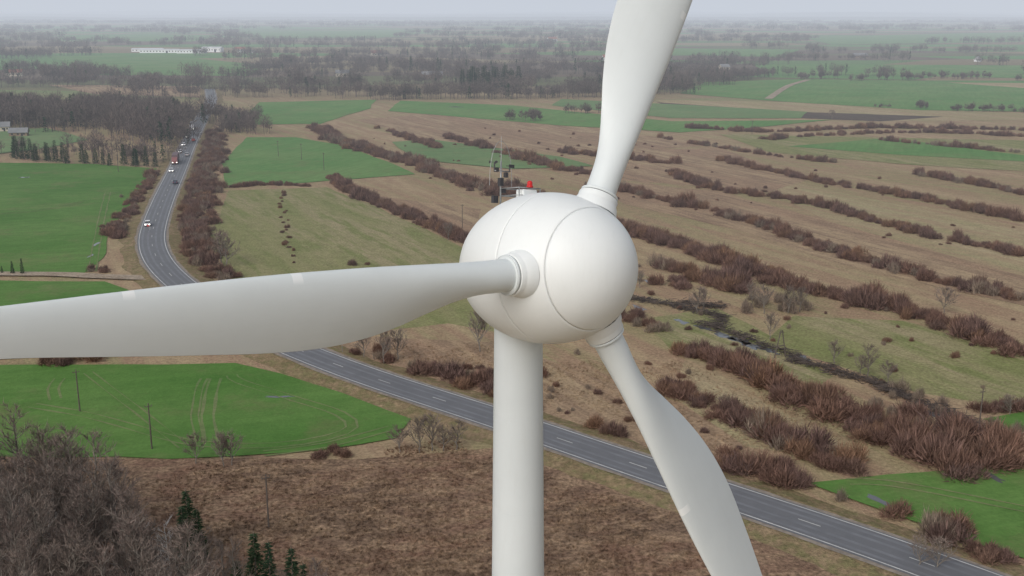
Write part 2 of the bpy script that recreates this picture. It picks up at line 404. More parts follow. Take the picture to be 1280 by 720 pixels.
def clump_mesh(name,n,L,W,hmin,hmax,con=.08,k=120):
    V=[];Fc=[];I=[]
    for i in range(n):
        x,y=U(-L/2,L/2),U(-W/2,W/2); h=U(hmin,hmax); tube(V,Fc,(x,y,-.5),(x,y,h*.8),.18,.06,3,I,1)
        if R()<con:
            for j in range(k):
                t=R()**.8; rr=h*.17*(1-t)+.2; d=rv(-.2,.2); p=Vector((x,y,h*(.1+.9*t)))+d*rr*U(.3,1)
                f0=len(Fc); sliver(V,Fc,p,p+rv(-.6,.3)*1.0,.6); I+=[2]*(len(Fc)-f0)
        else:
            cr=h*U(.2,.3)
            for j in range(k):
                d=rv(-.8,1); p=Vector((x,y,h*.62))+Vector((d.x*cr,d.y*cr,d.z*h*.38))*U(.3,1)**.5
                q=p+Vector((d.x,d.y,abs(d.z)+.5))*U(.8,1.6)
                f0=len(Fc); sliver(V,Fc,p,q,.24*U(.6,1.3)); I+=[1]*(len(Fc)-f0)
            for j in range(6):
                d=rv(.2,1); tube(V,Fc,(x,y,h*U(.25,.5)),Vector((x,y,h*.6))+Vector((d.x*cr*.8,d.y*cr*.8,d.z*h*.25)),.09,.03,3,I,1)
    return mesh_only(name,V,Fc,[M_bark,M_forest,M_con],I)
CL=[clump_mesh('forest_clump',18,34,20,8,14,c) for c in (0,.05,.1,.25,.0)]
CLT=[clump_mesh('low_clump',14,26,10,3.5,7,0,90) for _ in range(3)]
CT=[0]
def scatter_line(name,px,spacing,lib,smin,smax,width=1.5,gap=0,world=None,chkroad=8,sz=1):
    ln=[Vector(p) for p in world] if world else catmull([Vector(G(*p)) for p in px],2)
    par=empty(name); acc=0; nxt=0; L=0
    for i in range(1,len(ln)):
        seg=(ln[i]-ln[i-1]); sl=seg.length; d=seg.normalized(); s=Vector((-d.y,d.x))
        while nxt<L+sl:
            wn=noise.noise(Vector((nxt*.02,len(ln)*.37,3.3)))*2.2 if width<4.5 else 0
            p=ln[i-1]+d*(nxt-L)+s*(random.gauss(0,width*.5)+wn)
            g=noise.noise(Vector((p.x*.035,p.y*.035,7.7)))
            if not (gap and g<gap-.5) and not near_road(p.x,p.y,chkroad):
                k=U(smin,smax)*(1+.6*noise.noise(Vector((p.x*.06,p.y*.06,1))))
                inst(random.choice(lib),'plant',(p.x,p.y,0),U(0,6.28),k,par,k*sz*U(.75,1.1)); CT[0]+=1
            nxt+=spacing*U(.5,1.5)
        L+=sl
    return par
def scatter_poly(name,px,n,lib,smin,smax,chk=9,avoid=False):
    poly=[G(*p) for p in px]; xs=[p[0] for p in poly]; ys=[p[1] for p in poly]; par=empty(name); c=0; tr=0
    while c<n and tr<n*30:
        tr+=1; x,y=U(min(xs),max(xs)),U(min(ys),max(ys))
        if not pip((x,y),poly) or near_road(x,y,chk): continue
        if avoid and any(g and pip((x,y),q) for q,g in FIELDS): continue
        k=U(smin,smax); inst(random.choice(lib),'plant',(x,y,0),U(0,6.28),k,par); c+=1; CT[0]+=1
    return par
hr='shrub_row'
rows=[([(410,222),(470,255),(530,280),(590,305)],1.2,.9,1.2,2.6,0),
([(640,335),(720,370),(800,405),(826,416)],1.6,.8,1.1,2,.1),
([(735,232),(800,243),(930,275),(1060,320),(1200,358),(1290,380)],1.3,.9,1.25,2.8,.1),
([(640,235),(770,283),(870,318),(975,352),(1130,392),(1290,450)],1.1,.95,1.35,3.2,.05),
([(830,212),(900,237),(1000,252),(1130,287),(1290,322)],1.5,.85,1.2,2.6,.12),
([(900,200),(1000,222),(1140,247),(1290,279)],1.6,.85,1.2,2.5,.12),
([(1150,218),(1290,245)],1.6,.85,1.2,2.5,.1),
([(925,466),(1010,501),(1060,519)],1.0,1.05,1.45,4,0),
([(1060,519),(1100,542),(1180,566),(1262,586)],.8,1.1,1.6,6.5,0),
([(872,509),(960,546),(1070,592)],1.0,1.0,1.4,4,0),
([(720,539),(765,556),(800,570)],1.1,.85,1.2,3.2,0),
([(895,580),(950,599),(1000,619)],1.1,.9,1.25,3.6,0),
([(1030,634),(1075,644),(1112,654)],1.1,.9,1.3,3.5,0),
([(855,439),(890,452),(930,464)],.9,1.05,1.4,3.6,0),
([(870,349),(905,359),(925,366)],.9,1.1,1.5,3.6,0),
([(825,332),(855,342)],1.0,1.1,1.4,3,0),
([(835,486),(880,509)],1.1,.9,1.3,3,0),
([(398,160),(430,180),(520,206),(590,232),(640,245)],1.1,.95,1.5,5,0),
([(560,170),(640,195),(700,210),(760,225)],1.6,.9,1.3,3.5,.12),
([(470,160),(520,175),(560,190)],2,.8,1.2,3,.2),
([(290,234),(345,231),(388,233)],1.4,.5,.8,1.5,0),
([(300,330),(380,332),(460,330)],2.6,.4,.8,1.5,.25),
([(60,452),(110,455)],1.6,.6,1.2,2,0),
([(480,465),(540,468),(600,470),(680,475)],1.4,.7,1.3,3,.1),
([(590,480),(620,500),(690,520)],1.8,.7,1.1,3,.1),
([(420,435),(470,445),(500,452)],2,.6,1.2,3,0),
([(400,570),(440,568)],2,.4,.8,1.5,0),
([(1155,665),(1205,690),(1260,710)],1.2,.7,1.1,2.5,0),
([(1225,512),(1290,516)],1.7,.6,1.,1.5,0),
([(1210,360),(1250,366)],1.6,.9,1.2,2,0),
([(780,345),(860,360)],2.2,.5,1,3,.2),
([(860,160),(960,165),(1100,160),(1290,163)],2.6,.9,1.4,3,.1),
([(960,175),(1060,168),(1180,166),(1290,172)],2.6,.8,1.3,3,.1),
([(700,190),(760,196),(840,205)],2,.9,1.4,3,.1),
([(1100,176),(1200,185),(1290,193)],2.4,.8,1.2,2,.1),
([(820,172),(930,190),(1050,205)],2.4,.7,1.1,2,.2),
]
for px,sp,a,b_,w,gp in rows: scatter_line(hr,px,sp*1.15,SHR if R()<.65 else SHR+SHRG[:2],a*1.1,b_*1.3,w,gp)
for px,sp,a,b_,w in [([(262,165),(256,195),(246,225),(240,260),(240,300),(252,330),(290,352)],1.3,.8,1.4,5),
 ([(270,170),(268,200),(256,240),(250,290),(265,325)],1.6,.8,1.5,5),
 ([(200,214),(182,240),(165,265),(145,292)],1.4,.7,1.3,4),([(150,280),(140,300)],1.2,.8,1.3,3),
 ([(115,338),(140,340)],1.5,.6,1.,2)]:
    scatter_line('roadside_brush',px,sp*1.1,SHR+SHRG[:2],a,b_,w)
scatter_line('young_shrub_row',[(350,242),(357,265),(363,300),(368,330)],6,SHR,.3,.6,1.5)
scatter_poly('scattered_shrubs',[(740,300),(1280,400),(1280,560),(1000,520),(700,470)],60,SHR+SHRG,.25,.6)
scatter_poly('scattered_shrubs',[(400,440),(700,470),(930,560),(1000,640),(700,550),(430,465)],50,SHR+SHRG,.25,.6)
scatter_poly('scattered_shrubs',[(450,150),(900,180),(1280,260),(1280,340),(760,250),(500,220)],80,SHR,.25,.6)
scatter_poly('grey_brush',[(1130,480),(1290,545),(1290,580),(1180,560),(1060,505)],26,SHRG,.6,1.1)
scatter_poly('grey_brush',[(930,375),(1010,378),(1010,396),(930,392)],16,SHRG,.8,1.3)
def debris(px,n):
    ln=catmull([Vector(G(*p)) for p in px],2); V=[];Fc=[]
    for i in range(n):
        p=random.choice(ln); a_=noise.noise(Vector((p.x*.12,p.y*.12,0)))*3.5; x=p.x+random.gauss(0,.9)+a_; y=p.y+random.gauss(0,.9); a=U(0,6.28); L=U(.6,2.0); z=U(.05,.7)
        tube(V,Fc,(x,y,z),(x+math.cos(a)*L,y+math.sin(a)*L,z+U(-.3,.4)),.08,.035,3)
    mk('brushwood_pile',V,Fc,M_debris)
debris([(790,372),(850,385),(900,398),(905,410)],900)
debris([(870,405),(940,425),(1000,450)],500); debris([(1000,452),(1060,470),(1120,492)],700); debris([(1120,492),(1165,515),(1230,540)],500); debris([(850,380),(910,385)],260)
def tree(kind,x,y,s,nm):
    g=G(x,y); o=bpy.data.objects.new(nm,random.choice(kind)); COL.objects.link(o); o.location=(g[0],g[1],0); o.rotation_euler=(0,0,U(0,6)); o.scale=(s,s,s*U(.85,1.1))
for x,y,s in [(955,392,1.1),(985,392,1.1),(1180,392,1.2),(1000,390,1),(1042,456,.9),(1085,472,1),(1075,468,.8),(870,392,1.1),(880,388,.9),(962,424,.9),(285,334,1.7),(277,328,1.4),(245,580,.9),(290,582,1.1),(280,584,.9),(500,566,.9),(525,566,1),(540,563,1),(570,562,.9),(555,564,.8),(600,440,1.4),(497,450,1.1),(480,455,1.1),(1170,715,.9),(1150,712,.8),(1040,150,1.3),(940,385,.9),(800,360,.8),(1110,480,.8),(560,300,.9),(790,350,.8),(455,447,1),(1262,520,.8)]:
    tree(BUSHT,x,y,s,'bare_tree')
# woodland lower left
random.seed(21)
fp=[(-330,640),(-60,612),(60,620),(130,655),(205,690),(250,740),(300,800),(330,900),(-500,900)]
sheet('woodland_floor',[G(*p) for p in fp],.4,M_ftuft,1.5)
scatter_poly('woodland',[(-330,640),(-60,612),(60,625),(130,662),(195,700),(220,750),(250,820),(280,900),(-500,900)],215,TREES,.85,1.3)
scatter_poly('woodland_understorey',[(-330,620),(-60,596),(60,610),(140,650),(220,690),(265,740),(300,800),(330,900),(-500,900)],190,SHR+SHRG+SHRG,.7,1.3)
for x,y,s in [(182,748,1.1),(203,762,1.0),(75,742,1.0),(168,745,.8),(25,690,1.0),(195,752,.85),(70,700,.9),(215,735,.9),(120,720,.9)]: tree(BIRCH,x,y,s,'birch_tree')
for x,y,s in [(238,690,1.0),(250,700,.8),(322,752,1.0),(340,762,.85),(368,766,.9),(382,772,.7),(300,778,.9),(232,705,.8)]: tree(CON,x,y,s,'conifer_tree')
for x,y,s in [(395,775,.6),(350,775,.6),(280,760,.7),(262,745,.8),(410,790,.6),(240,760,.9),(300,790,.8)]: tree(TREES,x,y,s,'bare_tree')
# ------------------------------------------------------------------ distant woods
random.seed(31)
scatter_poly('forest',[(-120,142),(120,140),(225,146),(237,176),(205,184),(150,180),(100,166),(-120,164)],80,CL,.9,1.25)
scatter_line('conifer_row',[(12,198),(80,203),(150,206),(212,210)],3.5,CON,.9,1.2,3)
scatter_line('conifer_row',[(-40,341),(10,342),(32,343)],2.6,CON,.3,.4,1)
scatter_line('tree_belt',[(10,193),(100,196),(205,204)],18,CL,.6,.8,5)
scatter_line('tree_belt',[(270,150),(300,160),(290,168)],10,CL,.6,.9,14)
def band(x0,y0,x1,y1,sp,lib=CL,a=.8,b_=1.2,w=20,nm='distant_forest',gap=0): scatter_line(nm,None,sp,lib,a,b_,w,gap,world=catmull([Vector(G(x0,y0)),Vector(G((x0+x1)/2,(y0+y1)/2)),Vector(G(x1,y1))],20))
band(200,121,480,120,16); band(180,112,460,110,18); band(480,124,760,122,14); band(560,113,740,113,18,w=30); band(500,105,700,100,20,w=30)
band(720,116,860,118,16); band(810,113,930,99,18); band(760,105,900,98,20); band(0-60,112,150,106,18,w=30); band(0-60,100,130,98,20,w=30)
band(1010,100,1290,99,26,CLT); band(340,100,560,92,22); band(920,100,960,94,20); band(1110,137,1290,139,36,CLT,.6,.9); band(1230,141,1290,141,14,CLT,.6,.9)
band(0,72,80,70,24); band(330,90,600,84,24); band(740,92,960,80,26); band(300,86,480,78,26); band(60,102,300,99,24,gap=.2); band(640,150,700,140,40,CLT)
for y in (93,87,81,75,70,66,62,58,54,50,47,44,41,38,35.5,33,31,29,27,25.5):
    d=G(640,y)[1]; x=-80
    while x<1360:
        w=U(90,420); 
        if R()<.66:
            a=Vector(G(x,y+U(-1.5,1.5))); c=Vector(G(x+w,y+U(-1.5,1.5))); L=(c-a).length; n=max(3,int(L/(30 if d<2500 else 56)))
            par=None
            for i in range(n):
                p=a.lerp(c,(i+R())/n)+Vector((0,random.gauss(0,d*.012)))
                if any(g and pip((p.x,p.y),q) for q,g in FIELDS): continue
                if 150<640+p.x/p.y*1372<340 and 1700<p.y<2050: continue
                if par is None: par=empty('distant_forest')
                k=U(.7,1.2); s=1 if d<2500 else 1.9
                o=inst(random.choice(CL),'plant',(p.x,p.y,0),U(-.4,.4) if R()<.5 else U(0,6),k*s,par,k*(1 if d<2500 else 1.15)); CT[0]+=1
        x+=w*U(.75,1.25)
for x,y in [(583,112),(592,113),(600,112),(625,110),(633,111),(640,110),(610,114)]:
    g=G(x,y)
    for k in range(3): 
        o=bpy.data.objects.new('conifer_tree',random.choice(CON)); COL.objects.link(o); o.location=(g[0]+U(-7,7),g[1]+U(-8,8),0); s=U(1.7,2.2); o.scale=(s*1.3,s*1.3,s)
# far ridges
M_hill=grass_mat('wooded_hill',(.09,.10,.08),(.11,.12,.09),(.10,.09,.08),s1=.001,s2=.004,stretch=1)
for k,(dist,hh) in enumerate([(7000,16),(9500,34),(13000,62),(17000,90)]):
    V=[];Fc=[];n=260
    for i in range(n):
        x=(i/(n-1)-.5)*dist*1.6
        z=hh*(.55+.55*noise.noise(Vector((x/dist*5,k*7,0)))+.12*noise.noise(Vector((x/dist*60,k,3)))+.08*R()*.6)
        for (dy,zz) in ((-hh*14,-1),(-hh*3,z*.75),(0,z),(hh*10,z*.6),(hh*20,-1)): V.append((x,dist+dy,zz))
    for i in range(n-1):
        for j in range(4): Fc.append((i*5+j,i*5+5+j,i*5+6+j,i*5+1+j))
    mk('wooded_hill',V,Fc,M_hill)
print('instances',CT[0])
# ------------------------------------------------------------------ grass tussocks
random.seed(41)
def tuft_patch(name,m,n,sz=12):
    V=[];Fc=[]
    for i in range(n):
        x,y=U(-sz/2,sz/2),U(-sz/2,sz/2); s=U(.5,1.1)
        for k in range(6):
            d=rv(.35,1); sliver(V,Fc,(x+U(-.1,.1),y+U(-.1,.1),-.05),(x+d.x*.45*s,y+d.y*.45*s,d.z*.5*s),.12*s)
    return mesh_only(name,V,Fc,m)
TB=[tuft_patch('tussocks',M_brown,520) for _ in range(3)]
TR=[tuft_patch('tussocks_r',M_red,260) for _ in range(2)]
def tufts(name,px,lib,step=10):
    poly=[G(*p) for p in px]; par=empty(name); xs=[p[0] for p in poly]; ys=[p[1] for p in poly]; y=min(ys)
    while y<max(ys):
        x=min(xs)
        while x<max(xs):
            px_,py_=x+U(-3,3),y+U(-3,3)
            if pip((px_,py_),poly) and not near_road(px_,py_,15) and not any(g and (pip((px_+a,py_+b),q)) for q,g in FIELDS for a,b in ((-6,-6),(6,6),(-6,6),(6,-6))):
                inst(random.choice(lib),'tussock_patch',(px_,py_,0.02),U(0,6.28),1,par)
            x+=step
        y+=step
tufts('dry_grass',[(180,585),(440,572),(620,562),(760,605),(1000,690),(1140,770),(900,800),(150,800)],TB)
tufts('dry_grass',[(430,440),(640,440),(900,470),(1290,560),(1290,590),(1000,600),(850,600),(560,500)],TR,12)
# ------------------------------------------------------------------ poles
def pole(x,y,h=9,arm=True,nm='utility_pole',ang=.5,aframe=False):
    g=G(x,y); V=[];Fc=[]
    if aframe:
        for s in (-1,1): tube(V,Fc,(s*1.3,0,-.2),(s*.15,0,h),.13,.10,8)
        box(V,Fc,(0,0,h*.45),(1.5,.1,.12))
    else: tube(V,Fc,(0,0,-.2),(0,0,h),.13,.09,8)
    if arm:
        box(V,Fc,(0,0,h-.5),(1.1,.08,.1))
        for s in (-.5,0,.5): tube(V,Fc,(s,0,h-.44),(s,0,h-.2),.04,.03,6)
    o=mk(nm,V,Fc,M_wood); o.location=(g[0],g[1],0); o.rotation_euler=(0,0,ang)
for x,y in [(100,515),(190,562),(336,660),(1223,542),(578,285),(348,196),(405,213),(377,200),(148,215),(940,168)]: pole(x,y,7.5)
pole(975,447,5.5,True,'utility_pole',.3,True)
# ------------------------------------------------------------------ buildings
def house(nm,x,y,L,W,h,rh,wall,roof,rz=0,win=6):
    g=G(x,y); e=empty(nm,(g[0],g[1],0)); e.rotation_euler=(0,0,rz)
    V=[(-L/2,-W/2,0),(L/2,-W/2,0),(L/2,W/2,0),(-L/2,W/2,0),(-L/2,-W/2,h),(L/2,-W/2,h),(L/2,W/2,h),(-L/2,W/2,h),(-L/2,0,h+rh),(L/2,0,h+rh)]
    mk('walls',V,[(0,1,5,4),(2,3,7,6),(1,2,6,9,5),(3,0,4,8,7)],wall,e)
    o=.5; k=rh/(W/2)
    V=[(-L/2-o,-W/2-o,h-o*k+.1),(L/2+o,-W/2-o,h-o*k+.1),(L/2+o,0,h+rh+.1),(-L/2-o,0,h+rh+.1),(-L/2-o,W/2+o,h-o*k+.1),(L/2+o,W/2+o,h-o*k+.1)]
    r=mk('roof',V,[(0,1,2,3),(3,2,5,4)],roof,e); md=r.modifiers.new('s','SOLIDIFY'); md.thickness=.2
    V=[];Fc=[]
    for i in range(win): box(V,Fc,(-L/2+(i+.5)*L/win,-W/2,h*.55),(L/win*.35,.1,h*.3))
    mk('windows',V,Fc,M_dark,e)
    V=[];Fc=[]; box(V,Fc,(L*.22,-W/2,h*.35),(min(3,L*.1),.14,h*.7)); mk('door',V,Fc,M_dark,e)
M_dark=plain('dark_glass',(.04,.045,.05),.2,.1)
M_wh=plain('white_cladding',(.75,.76,.76),.6,.08,.2); M_gr=plain('grey_roof',(.2,.205,.21),.8,.2,.2); M_rr=plain('red_roof',(.25,.10,.07),.8,.2,.5); M_cream=plain('cream_render',(.5,.45,.36),.8,.15,.5); M_tim=plain('timber_wall',(.22,.16,.11),.85,.2,.5)
M_lr=plain('light_sheet_roof',(.6,.61,.62),.6,.1,.2)
house('warehouse',200,66,60,18,5,1.2,M_wh,M_lr,.05,12); house('warehouse',240,66.5,44,16,5,1.2,M_wh,M_lr,0,9); house('warehouse',185,64.5,50,16,4.5,1.2,M_wh,M_lr,.1,9); house('warehouse',266,65,32,16,7,1.5,M_wh,M_lr,-.1,8); house('warehouse',308,66,26,14,3.5,1.2,M_wh,M_gr,0,7)
house('farm_house',2,164,9,7,3,2.2,M_cream,M_gr,.3,4); house('farm_house',300,64,16,9,4,3,M_cream,M_rr,.3,4)
house('barn',24,170,9,5,2.4,2.0,M_tim,M_gr,.2,3); house('farm_house',470,70,16,10,5,3.4,M_cream,M_rr,.4,4); house('farm_house',690,52,20,12,6,4,M_wh,M_rr,.4,4)
house('farm_house',905,87,11,7,3.5,2.8,M_cream,M_gr,.4,4); house('barn',1222,77,7,7,3,3.6,M_wh,M_lr,.7,2); house('barn',1075,72,20,9,3.5,3,M_tim,M_gr,0,5)
house('barn',540,98,20,9,4,3,M_tim,M_gr,.2,5); house('farm_house',428,96,13,9,4,3.,M_cream,M_gr,.2,4); house('farm_house',20,95,13,9,4,3,M_cream,M_rr,.2,4); house('farm_house',760,76,15,9,5,3.4,M_wh,M_rr,.2,4)
# ------------------------------------------------------------------ vehicles
M_tire=plain('tyre_rubber',(.02,.02,.02),.9,.1); M_tail=plain('tail_lamp',(.4,.02,.02),.4,.1)
M_lamp,nt,b=mat('headlamp_lit'); b.inputs['Base Color'].default_value=(.8,.8,.78,1); b.inputs['Emission Color'].default_value=(1,.95,.85,1); b.inputs['Emission Strength'].default_value=4
def wheels(e,xs,hw,r):
    for i,x in enumerate(xs):
        for s in (-1,1):
            V=[];Fc=[]; tube(V,Fc,(x,s*(hw-.2),r),(x,s*hw,r),r,r,14); mk('wheel_%d'%(i*2+(s>0)),V,Fc,M_tire,e)
def on_road(px,py,lane,rev):
    q=Vector(G(px,py)); i=min(range(1,len(road)-1),key=lambda k:(road[k]-q).length)
    d=(road[i+1]-road[i-1]).normalized(); s=Vector((-d.y,d.x)); p=road[i]+s*lane
    return (p.x,p.y,.70),math.atan2(d.y,d.x)+(math.pi if rev else 0)
def extr(name,prof,hw,m,e,inset=0,bev=.06):
    V=[];n=len(prof)
    for s in (-1,1):
        for (x,z) in prof: V.append((x,s*(hw-(inset if z>.95 else 0)),z))
    Fc=[tuple(range(n-1,-1,-1)),tuple(range(n,2*n))]+[(i,(i+1)%n,n+(i+1)%n,n+i) for i in range(n)]
    o=mk(name,V,Fc,m,e); b=o.modifiers.new('b','BEVEL'); b.width=bev; b.segments=2; return o
def car(px,py,lane,rev,c):
    loc,rz=on_road(px,py,lane,rev); e=empty('car',loc); e.rotation_euler=(0,0,rz)
    m=plain('car_paint',c,.3,.03,spec=.5)
    extr('body',[(-2.15,.35),(2.1,.35),(2.2,.55),(2.1,.78),(1.1,.92),(-2.1,.98),(-2.2,.7)],.88,m,e)
    extr('glasshouse',[(1.05,.9),(.35,1.38),(-1.4,1.4),(-2.05,.95)],.8,M_dark,e,.12,.04)
    extr('roof',[(.3,1.38),(.2,1.46),(-1.25,1.48),(-1.4,1.4)],.72,m,e,0,.02)
    wheels(e,(-1.35,1.35),.9,.33)
    V=[];Fc=[]; [box(V,Fc,(2.16,s*.62,.66),(.1,.36,.2)) for s in (-1,1)]; mk('headlamps',V,Fc,M_lamp,e)
    V=[];Fc=[]; [box(V,Fc,(-2.18,s*.66,.78),(.08,.3,.16)) for s in (-1,1)]; mk('tail_lamps',V,Fc,M_tail,e)
def truck(px,py,lane,rev,c,cc=(.6,.6,.62)):
    loc,rz=on_road(px,py,lane,rev); e=empty('truck',loc); e.rotation_euler=(0,0,rz)
    m=plain('cab_paint',c,.4,.03); m2=plain('trailer_tarp',cc,.6,.1)
    extr('cab',[(4.6,.6),(6.6,.6),(6.7,1.6),(6.45,2.9),(4.6,3.1)],1.2,m,e,.04,.1)
    extr('windscreen',[(6.58,1.75),(6.66,1.75),(6.47,2.65),(6.38,2.65)],1.05,M_dark,e,0,.01)
    extr('trailer',[(-6.6,1.15),(4.3,1.15),(4.3,3.9),(-6.6,3.9)],1.25,m2,e,0,.04)
    extr('chassis',[(-6.4,.75),(5,.75),(5,1.13),(-6.4,1.13)],.5,M_tire,e,0,.02)
    wheels(e,(-5.6,-4.4,-3.2,3.6,5.7),1.22,.5)
    V=[];Fc=[]; [box(V,Fc,(6.68,s*.85,.95),(.1,.4,.25)) for s in (-1,1)]; mk('headlamps',V,Fc,M_lamp,e)
car(190,284,-1.85,False,(.7,.7,.7)); truck(231,205,-1.85,False,(.25,.1,.1),(.14,.1,.11)); car(220,232,1.85,True,(.05,.06,.1)); car(239,178,1.85,True,(.5,.08,.05)); car(235,192,-1.85,False,(.65,.65,.67)); car(241,174,-1.85,False,(.7,.7,.7)); truck(247,163,-1.85,False,(.6,.6,.62),(.3,.3,.32)); car(251,150,1.85,True,(.1,.1,.12)); car(255,141,-1.85,False,(.7,.7,.7)); car(237,184,-1.85,False,(.6,.62,.66)); car(226,216,-1.85,False,(.65,.66,.68)); car(230,196,1.85,True,(.55,.55,.55))
M_sr=plain('sign_red',(.45,.03,.03),.5,.05)
for x,y in [(428,443),(186,292)]:
    g=G(x,y); V=[];Fc=[];I=[]; tube(V,Fc,(0,0,-.1),(0,0,2.6),.05,.05,6,I,0); o=len(V)
    for yy in (-.03,-.06): 
        for a in range(3): q=math.pi/2+a*2.0944; V.append((math.cos(q)*.55,yy,2.5+math.sin(q)*.55))
    Fc+=[(o,o+1,o+2),(o+5,o+4,o+3),(o,o+1,o+4,o+3),(o+1,o+2,o+5,o+4),(o+2,o,o+3,o+5)]; I+=[1]*5
    k=mk('traffic_sign',V,Fc,[M_gr,M_sr],None,False,I); k.location=(g[0],g[1],0)
# ------------------------------------------------------------------ wind turbine
C=CAMP+FW*32+RT*.98+UP*.58
n=(RT*.62-UP*.025-FW*.784).normalized(); hdir=(RT*.784+FW*.62).normalized(); v=(n.cross(hdir)).normalized(); hdir=v.cross(n).normalized()
wt=empty('wind_turbine',(0,0,0))
MT=Matrix((( n.x,hdir.x,v.x,C.x),(n.y,hdir.y,v.y,C.y),(n.z,hdir.z,v.z,C.z),(0,0,0,1)))
head=bpy.data.objects.new('turbine_head',None); COL.objects.link(head); head.parent=wt; head.matrix_local=MT
def shell_mat(name,c,amt=.12,tape=False):
    m,nt,b=mat(name); tc=nt.nodes.new('ShaderNodeTexCoord'); o=tc.outputs['Object']
    a=ramp(nt,noise_tex(nt,o,.8,6,.6),.35,.7); d=ramp(nt,noise_tex(nt,mapping(nt,o,scale=(3,3,.35)),2.2,6,.7),.52,.8)
    cc=mixc(nt,a,tuple(x*.96 for x in c),c)
    cc=mixc(nt,math_(nt,'MULTIPLY',d,amt),cc,(.5,.51,.48))
    if tape:   # repair tape on the leading edge
        s=nt.nodes.new('ShaderNodeSeparateXYZ'); nt.links.new(o,s.inputs[0]); f=None
        for zc in (8.7,12.6,16.0):
            q=math_(nt,'LESS_THAN',math_(nt,'ABSOLUTE',math_(nt,'SUBTRACT',s.outputs[2],zc)),.13)
            f=q if f is None else math_(nt,'MAXIMUM',f,q)
        f=math_(nt,'MULTIPLY',math_(nt,'MULTIPLY',f,ramp(nt,s.outputs[1],.28,.40)),.7)
        cc=mixc(nt,f,cc,(.82,.83,.82))
    nt.links.new(cc,b.inputs['Base Color'])
    b.inputs['Roughness'].default_value=.42; b.inputs['Specular IOR Level'].default_value=.35
    return m
M_sh=shell_mat('gelcoat_white',(.75,.775,.765)); M_tw=shell_mat('tower_paint',(.64,.68,.685),.16); M_bl=shell_mat('blade_gelcoat',(.65,.69,.69),.12,True)
M_seam=plain('seam_rubber',(.16,.165,.165),.8,.1); M_steel=plain('galvanised_steel',(.35,.36,.36),.5,.2,4,.6)
def lathe(name,prof,m,parent,seg=128,close=False,axis='x'):
    V=[];Fc=[];k=len(prof)
    for (x,r) in prof:
        for j in range(seg):
            a=2*math.pi*j/seg
            V.append((x,r*math.cos(a),r*math.sin(a)) if axis=='x' else (r*math.cos(a),r*math.sin(a),x))
    for i in range(k-1):
        for j in range(seg):
            q=(i*seg+j,i*seg+(j+1)%seg,(i+1)*seg+(j+1)%seg,(i+1)*seg+j); Fc.append(q)
    return mk(name,V,Fc,m,parent,True)
LE,RE=3.05,2.2
def er(x): 
    t=x/LE; return RE*math.sqrt(max(0,1-abs(t)**(2.15 if t>0 else 2.0)))
def seg_prof(x0,x1,k,lip0=True,lip1=True):
    xs=[x0+(x1-x0)*i/k for i in range(k+1)]; p=[(x,er(x)) for x in xs]
    if lip0: p=[(x0+.004,er(x0)-.05),(x0+.0,er(x0)-.008),(x0+.004,er(x0+.004))]+p[1:]
    if lip1: p=p[:-1]+[(x1-.004,er(x1-.004)),(x1,er(x1)-.008),(x1-.004,er(x1)-.05)]
    return p
tail=[(-LE*math.cos(i/24*math.pi/2),RE*math.sin(i/24*math.pi/2)) for i in range(0,21)]
xl=tail[-1][0]
lathe('nacelle',tail+seg_prof(xl,.445,16,False,True)[1:],M_sh,head)
lathe('spinner',seg_prof(.453,1.968,26),M_sh,head)
xs=[1.980+(LE-1.980)*math.sin(i/30*math.pi/2) for i in range(31)]
lathe('nose_cone',[(1.984,er(1.980)-.05),(1.980,er(1.980)-.007)]+[(x,er(x)) for x in xs[1:]],M_sh,head)
lathe('inner_core',[(-2.5,.5)]+[(x,er(x)-.03) for x in [ -2.2+i*.2 for i in range(24)]],M_seam,head,96)
